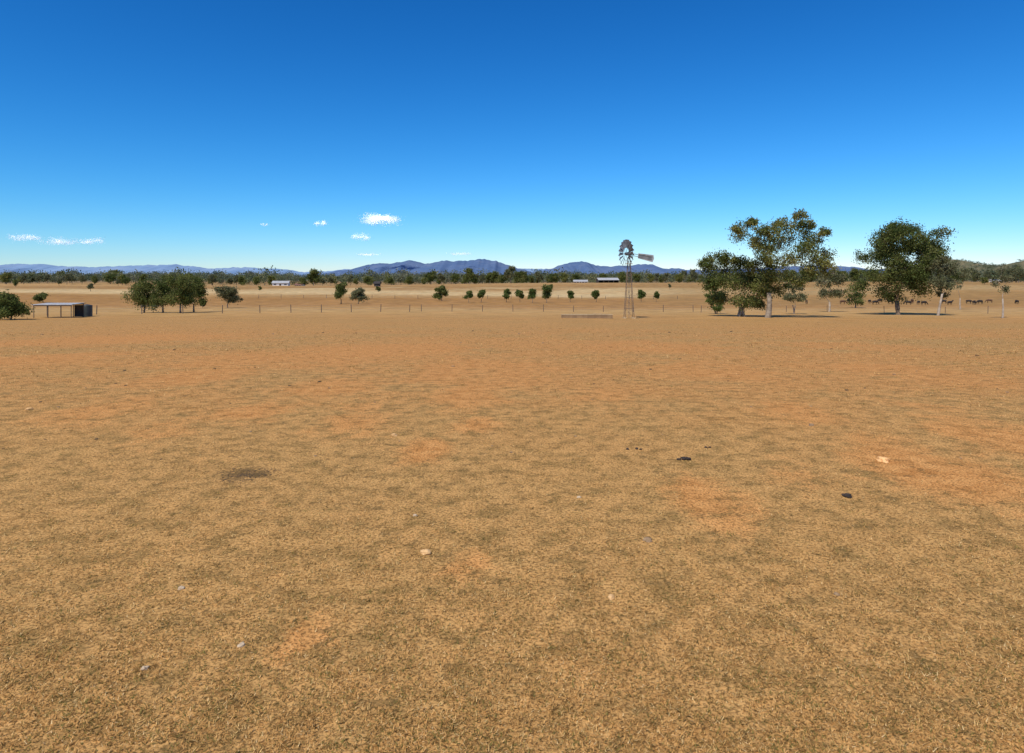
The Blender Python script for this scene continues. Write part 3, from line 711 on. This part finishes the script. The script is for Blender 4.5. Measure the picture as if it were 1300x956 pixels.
# ------------------------------------------------------------------ cattle
def cow_mesh(graze):
    v = []; e = []; r = []
    def add(p, rad, par=None):
        v.append(p); r.append(rad)
        if par is not None: e.append((par, len(v)-1))
        return len(v)-1
    pel = add((-.62, 0, 1.12), (.30, .31)); bel = add((-.1, 0, 1.05), (.36, .40), pel); ch = add((.45, 0, 1.06), (.31, .40), bel); wi = add((.68, 0, 1.15), (.24, .29), ch)
    if graze:
        nk = add((1.0, 0, .95), (.15, .20), wi); po = add((1.28, 0, .58), (.11, .13), nk); fa = add((1.38, 0, .34), (.09, .10), po); mz = add((1.44, 0, .12), (.075, .07), fa)
    else:
        nk = add((.98, 0, 1.38), (.15, .20), wi); po = add((1.2, 0, 1.58), (.12, .13), nk); fa = add((1.42, 0, 1.47), (.09, .10), po); mz = add((1.62, 0, 1.36), (.075, .07), fa)
    p = v[po]
    for s_ in (-1, 1):
        ea = add((p[0]-.03, s_*.20, p[2]+.04), (.035, .05), po); add((p[0]-.05, s_*.30, p[2]+.02), (.015, .03), ea)
        hip = add((-.70, s_*.17, .98), (.19, .22), pel); stf = add((-.55, s_*.22, .74), (.12, .13), hip); hk = add((-.82, s_*.20, .46), (.065, .075), stf)
        ft = add((-.77, s_*.20, .12), (.045, .045), hk); add((-.72, s_*.20, .02), (.06, .055), ft)
        sh = add((.50, s_*.17, .86), (.13, .15), ch); kn = add((.53, s_*.19, .44), (.06, .06), sh); f2 = add((.51, s_*.19, .12), (.045, .045), kn); add((.56, s_*.19, .02), (.06, .055), f2)
    t1 = add((-.98, 0, 1.22), (.05, .05), pel); t2 = add((-1.05, 0, .85), (.03, .03), t1); add((-1.03, 0, .45), (.045, .045), t2)
    me = bpy.data.meshes.new('cow'); me.from_pydata(v, e, [])
    o = bpy.data.objects.new('cow_tmp', me); COL.objects.link(o)
    o.modifiers.new('s', 'SKIN'); ss = o.modifiers.new('u', 'SUBSURF'); ss.levels = 1
    for i, sv in enumerate(me.skin_vertices[0].data): sv.radius = r[i]; sv.use_root = (i == 0)
    d = bpy.context.evaluated_depsgraph_get(); d.update()
    nm = bpy.data.meshes.new_from_object(o.evaluated_get(d))
    bpy.data.objects.remove(o); nm.polygons.foreach_set('use_smooth', [True]*len(nm.polygons))
    return nm
CM = []
for gflag in (True, False):
    for m_ in (M_hide, M_hideb):
        k = cow_mesh(gflag); k.materials.clear(); k.materials.append(m_); CM.append((k, gflag, m_))
# the herd stands well back in the right hand paddock
herd = [(1024, 386.0, 1, 60), (1070, 386.4, 1, 0), (1077, 385.0, 0, 250), (1104, 385.6, 0, 40), (1111, 386.8, 0, 10), (1117, 385.0, 0, 205), (1130, 386.4, 2, 190),
        (1153, 386.8, 0, 170), (1158, 385.4, 1, 70), (1166, 386.4, 0, 220), (1173, 387.2, 0, 8), (1198, 385.6, 0, 120), (1206, 387.0, 2, 15), (1230, 385.2, 0, 300), (1237, 386.6, 0, 40), (1244, 386.0, 0, 186), (1256, 384.6, 1, 160), (1291, 386.0, 0, 75)]
for px, py, k, rz in herd:
    b = gp(px, py); me_, gr, m_ = CM[k]
    o = meshobj('cow', me_); o.location = b; o.rotation_euler = (0, 0, R(rz)); s_ = random.uniform(.66, .80); o.scale = (s_, s_, s_)
    zone = 'behind the tallest gum' if px < 1040 else ('between the two big gums' if px < 1090 else ('behind the dense dark gum' if px < 1180 else 'right of the dense dark gum'))
    tag(o, '%s cow, head %s, far paddock %s' % ('brown' if m_ is M_hideb else 'black', 'down grazing' if gr else 'up', zone), 'cow', '%s %s cattle %s' % ('brown' if m_ is M_hideb else 'black', 'grazing' if gr else 'standing', zone))

# ------------------------------------------------------------------ stones, dung
def lump(name, label, px, py, wpx, m, cat, flat=.6, seed=0, group=None, sub=3):
    c = gp(px, py); r = wpx/F*c.y/2
    bm = bmesh.new(); bmesh.ops.create_icosphere(bm, subdivisions=sub, radius=1)
    off = Vector((seed*3.1, seed*1.7, seed))
    for v in bm.verts:
        n = noise.noise(v.co*1.3+off)*.45+noise.noise(v.co*3.5+off)*.16
        v.co *= 1+n; v.co.z *= flat
        v.co.z = max(v.co.z, -flat*.4); v.co *= r
        v.co.x *= 1.15
    me = bpy.data.meshes.new(name); bm.to_mesh(me); bm.free(); me.materials.append(m)
    o = meshobj(name, me); o.location = c+Vector((0, 0, r*flat*.15)); o.rotation_euler = (0, 0, seed*1.3); tag(o, label, cat, group); return o
ST = [(1121, 585, 14, M_stone_b, 'bright orange stone lying on bare soil at middle right'), (540, 703, 12, M_stone_o, 'tan orange stone just left of the image centre in the foreground'),
      (306, 820, 8, M_stone_p, 'small pale stone low in the left foreground'), (230, 748, 8, M_stone_p, 'small flat pale stone in the left foreground, above the lower pale one'),
      (183, 850, 8, M_stone_p, 'pale stone at the bottom left of the paddock'), (776, 760, 9, M_stone_o, 'small yellow orange stone in the centre right foreground'),
      (822, 687, 10, M_stone_g, 'brown rounded stone right of centre in the foreground'), (527, 655, 5, M_stone_p, 'tiny pale stone above the tan orange stone'),
      (500, 553, 7, M_stone_o, 'small orange stone above the bare soil patch near centre'), (37, 520, 7, M_stone_o, 'orange stone at the far left beside bare soil'),
      (1062, 755, 7, M_stone_g, 'small brown stone in the right foreground'), (735, 632, 5, M_stone_p, 'tiny pale stone at centre right of the paddock'), (1030, 540, 6, M_stone_g, 'tiny brown stone up the slope from the orange stone')]
for i, (px, py, w, m, l) in enumerate(ST): lump('stone', l, px, py, w, m, 'stone', .7, i+1)
def pile(label, px, py, wpx, n, seed, m=M_dung, big=1.0, asp=.8):
    c = gp(px, py); r = wpx/F*c.y/2; rr = random.Random(seed)
    bm = bmesh.new()
    for k in range(n):
        a = rr.uniform(0, 6.28); q = math.sqrt(rr.random()) if n < 20 else rr.random()**.8*(1+.5*math.sin(a*3)*.5)
        rad = r*rr.uniform(.22, .5)/math.sqrt(n/4)*big
        x, y = math.cos(a)*q*r, math.sin(a)*q*r*asp
        bz = gz(c.x+x, c.y+y)-c.z
        M = Matrix.Translation((x, y, bz+rad*.2+(.4*rad*(1-q) if n < 20 else 0))) @ Matrix.Rotation(rr.uniform(0, 3), 4, 'Z') @ Matrix.Diagonal((1.2, 1, .6 if n < 20 else .3, 1))
        res = bmesh.ops.create_icosphere(bm, subdivisions=2 if n < 20 else 1, radius=rad, matrix=M)
        for v in res['verts']: v.co += Vector((noise.noise(v.co*40), noise.noise(v.co*40+Vector((9, 0, 0))), noise.noise(v.co*40+Vector((0, 9, 0)))))*rad*.35
    me = bpy.data.meshes.new('dung_pile'); bm.to_mesh(me); bm.free(); me.materials.append(m)
    o = meshobj('dung_pile', me); o.location = c; tag(o, label, 'dung'); return o
pile('heap of dark dry dung, largest heap at middle right', 868, 584, 18, 7, 1)
pile('small dark dung heap left of the largest heap', 811, 570, 9, 4, 2)
pile('tiny dark dung heap, leftmost of the heaps at middle right', 797, 571, 7, 3, 3)
pile('flat dark dung heap below and right of the largest heap', 1072, 631, 17, 5, 4)
pile('small dark dung heap up the slope from the largest heap', 898, 568, 8, 4, 5)
pile('wide dark scattered patch of trampled dung in the left middle ground', 310, 603, 70, 240, 6, M_dungb, .55, 1.0)
lc = 'small dry clod scattered on the bare middle paddock'
k = 0
while k < 60:
    px, py = random.uniform(-20, 1320), 420+(random.random()**1.2)*165
    lump('clod', lc, px, py, random.uniform(2, 4.4), random.choice([M_dungb, M_dungb, M_stone_g]), 'clod', .55, 100+k, 'clods on the middle paddock', 2); k += 1

# ------------------------------------------------------------------ clouds
def cloud(px, py, wpx, hpx, n, label, soft=1.0, alb=.68):
    Y = 9000.0; s = Y/F
    c = Vector(((px-650)*s, Y, EYE+(HY-py)*s)); W = wpx*s; H = hpx*s
    P = []
    rr = random.Random(int(px))
    for k in range(14):
        x = rr.uniform(-.44, .44); q = 1-abs(x)*1.7
        cz = rr.uniform(-.25, .30*q)
        m = int(n/14*rr.uniform(.3, 1.7))
        P.append(np.array([x*W, rr.uniform(-.2, .2)*W, cz*H])+rng.normal(size=(m, 3))*np.array([W*.085, W*.1, H*.14*(.6+q*.6)])*rr.uniform(.6, 1.5)*soft)
    P = np.concatenate(P); n = len(P); L = rng.uniform(2.5, 5.5, (n, 1))
    nrm = rng.normal(size=(n, 3))*.8+np.array(SV)*1.2; nrm /= np.linalg.norm(nrm, axis=1)[:, None]
    a = np.cross(nrm, rng.normal(size=(n, 3))); a /= np.linalg.norm(a, axis=1)[:, None]
    b = np.cross(nrm, a)
    me = npmesh('cloud', np.stack([P-a*L, P+b*L, P+a*L, P-b*L], 1).reshape(-1, 3), 4, np.full((n, 3), alb), M_cloud)
    o = meshobj('cloud', me); o.location = c; tag(o, label, 'cloud'); return o
cloud(486, 278, 48, 13, 5200, 'largest small white cloud, upper right of the group over the mountains', 1.1)
cloud(407, 283, 15, 8, 450, 'small white puff of cloud left of the largest cloud', 1.1)
cloud(457, 300.5, 22, 9, 800, 'small white cloud below the largest cloud', 1.1)
cloud(30, 301.5, 34, 10, 1100, 'thin white cloud at the left edge above the hills', 1.15)
cloud(80, 306, 38, 10, 1150, 'flat white cloud second from the left edge', 1.15)
cloud(121, 306.5, 26, 9, 600, 'faint white cloud third from the left edge', 1.15)
cloud(336, 285, 9, 5, 90, 'tiny wisp of cloud left of the small white puff')
cloud(468, 323, 26, 4, 420, 'faint wisp of cloud low over the left end of the mountains', 1.2)
cloud(590, 322, 30, 3.5, 330, 'faint flat wisp of cloud low over the middle of the mountains', 1.2)

# ------------------------------------------------------------------ light, sky, camera
L = bpy.data.lights.new('sun', 'SUN'); L.energy = 4.4; L.angle = R(.53); L.color = (1, .94, .84)
lo = bpy.data.objects.new('sun', L); COL.objects.link(lo); lo.rotation_euler = (-SV).to_track_quat('-Z', 'Y').to_euler(); lo.location = (0, 0, 50)
W = bpy.data.worlds.new('World'); S.world = W; t = NT(W)
sk = t.n('ShaderNodeTexSky'); sk.sky_type = 'NISHITA'; sk.sun_disc = False; sk.sun_elevation = R(EL); sk.sun_rotation = R(AZ)
sk.altitude = 300; sk.air_density = 1.0; sk.dust_density = 0.0; sk.ozone_density = 1.0
sc = t.n('ShaderNodeSeparateColor'); t.set(sc, 0, sk.outputs[0])
cc = t.n('ShaderNodeCombineColor')
for i, (kk, cf) in enumerate(((2.2, .80), (1.36, 1.04), (1.20, 1.54))):
    p = t.math('POWER', t.math('MULTIPLY', sc.outputs[i], .1), kk)
    t.set(cc, i, t.math('MULTIPLY', p, cf*10))
bg = t.n('ShaderNodeBackground'); t.set(bg, 0, cc.outputs[0]); bg.inputs[1].default_value = .1
ow = t.n('ShaderNodeOutputWorld'); t.t.links.new(bg.outputs[0], ow.inputs[0])
cam = bpy.data.cameras.new('camera'); co = bpy.data.objects.new('camera', cam); COL.objects.link(co)
co.location = (0, 0, EYE); co.rotation_euler = (R(90), 0, 0)
cam.sensor_width = 36; cam.lens = 36*F/1300; cam.shift_y = -(478-HY)/1300; cam.clip_start = .05; cam.clip_end = 200000
S.camera = co
S.view_settings.view_transform = 'Standard'; S.view_settings.look = 'None'; S.view_settings.exposure = 0
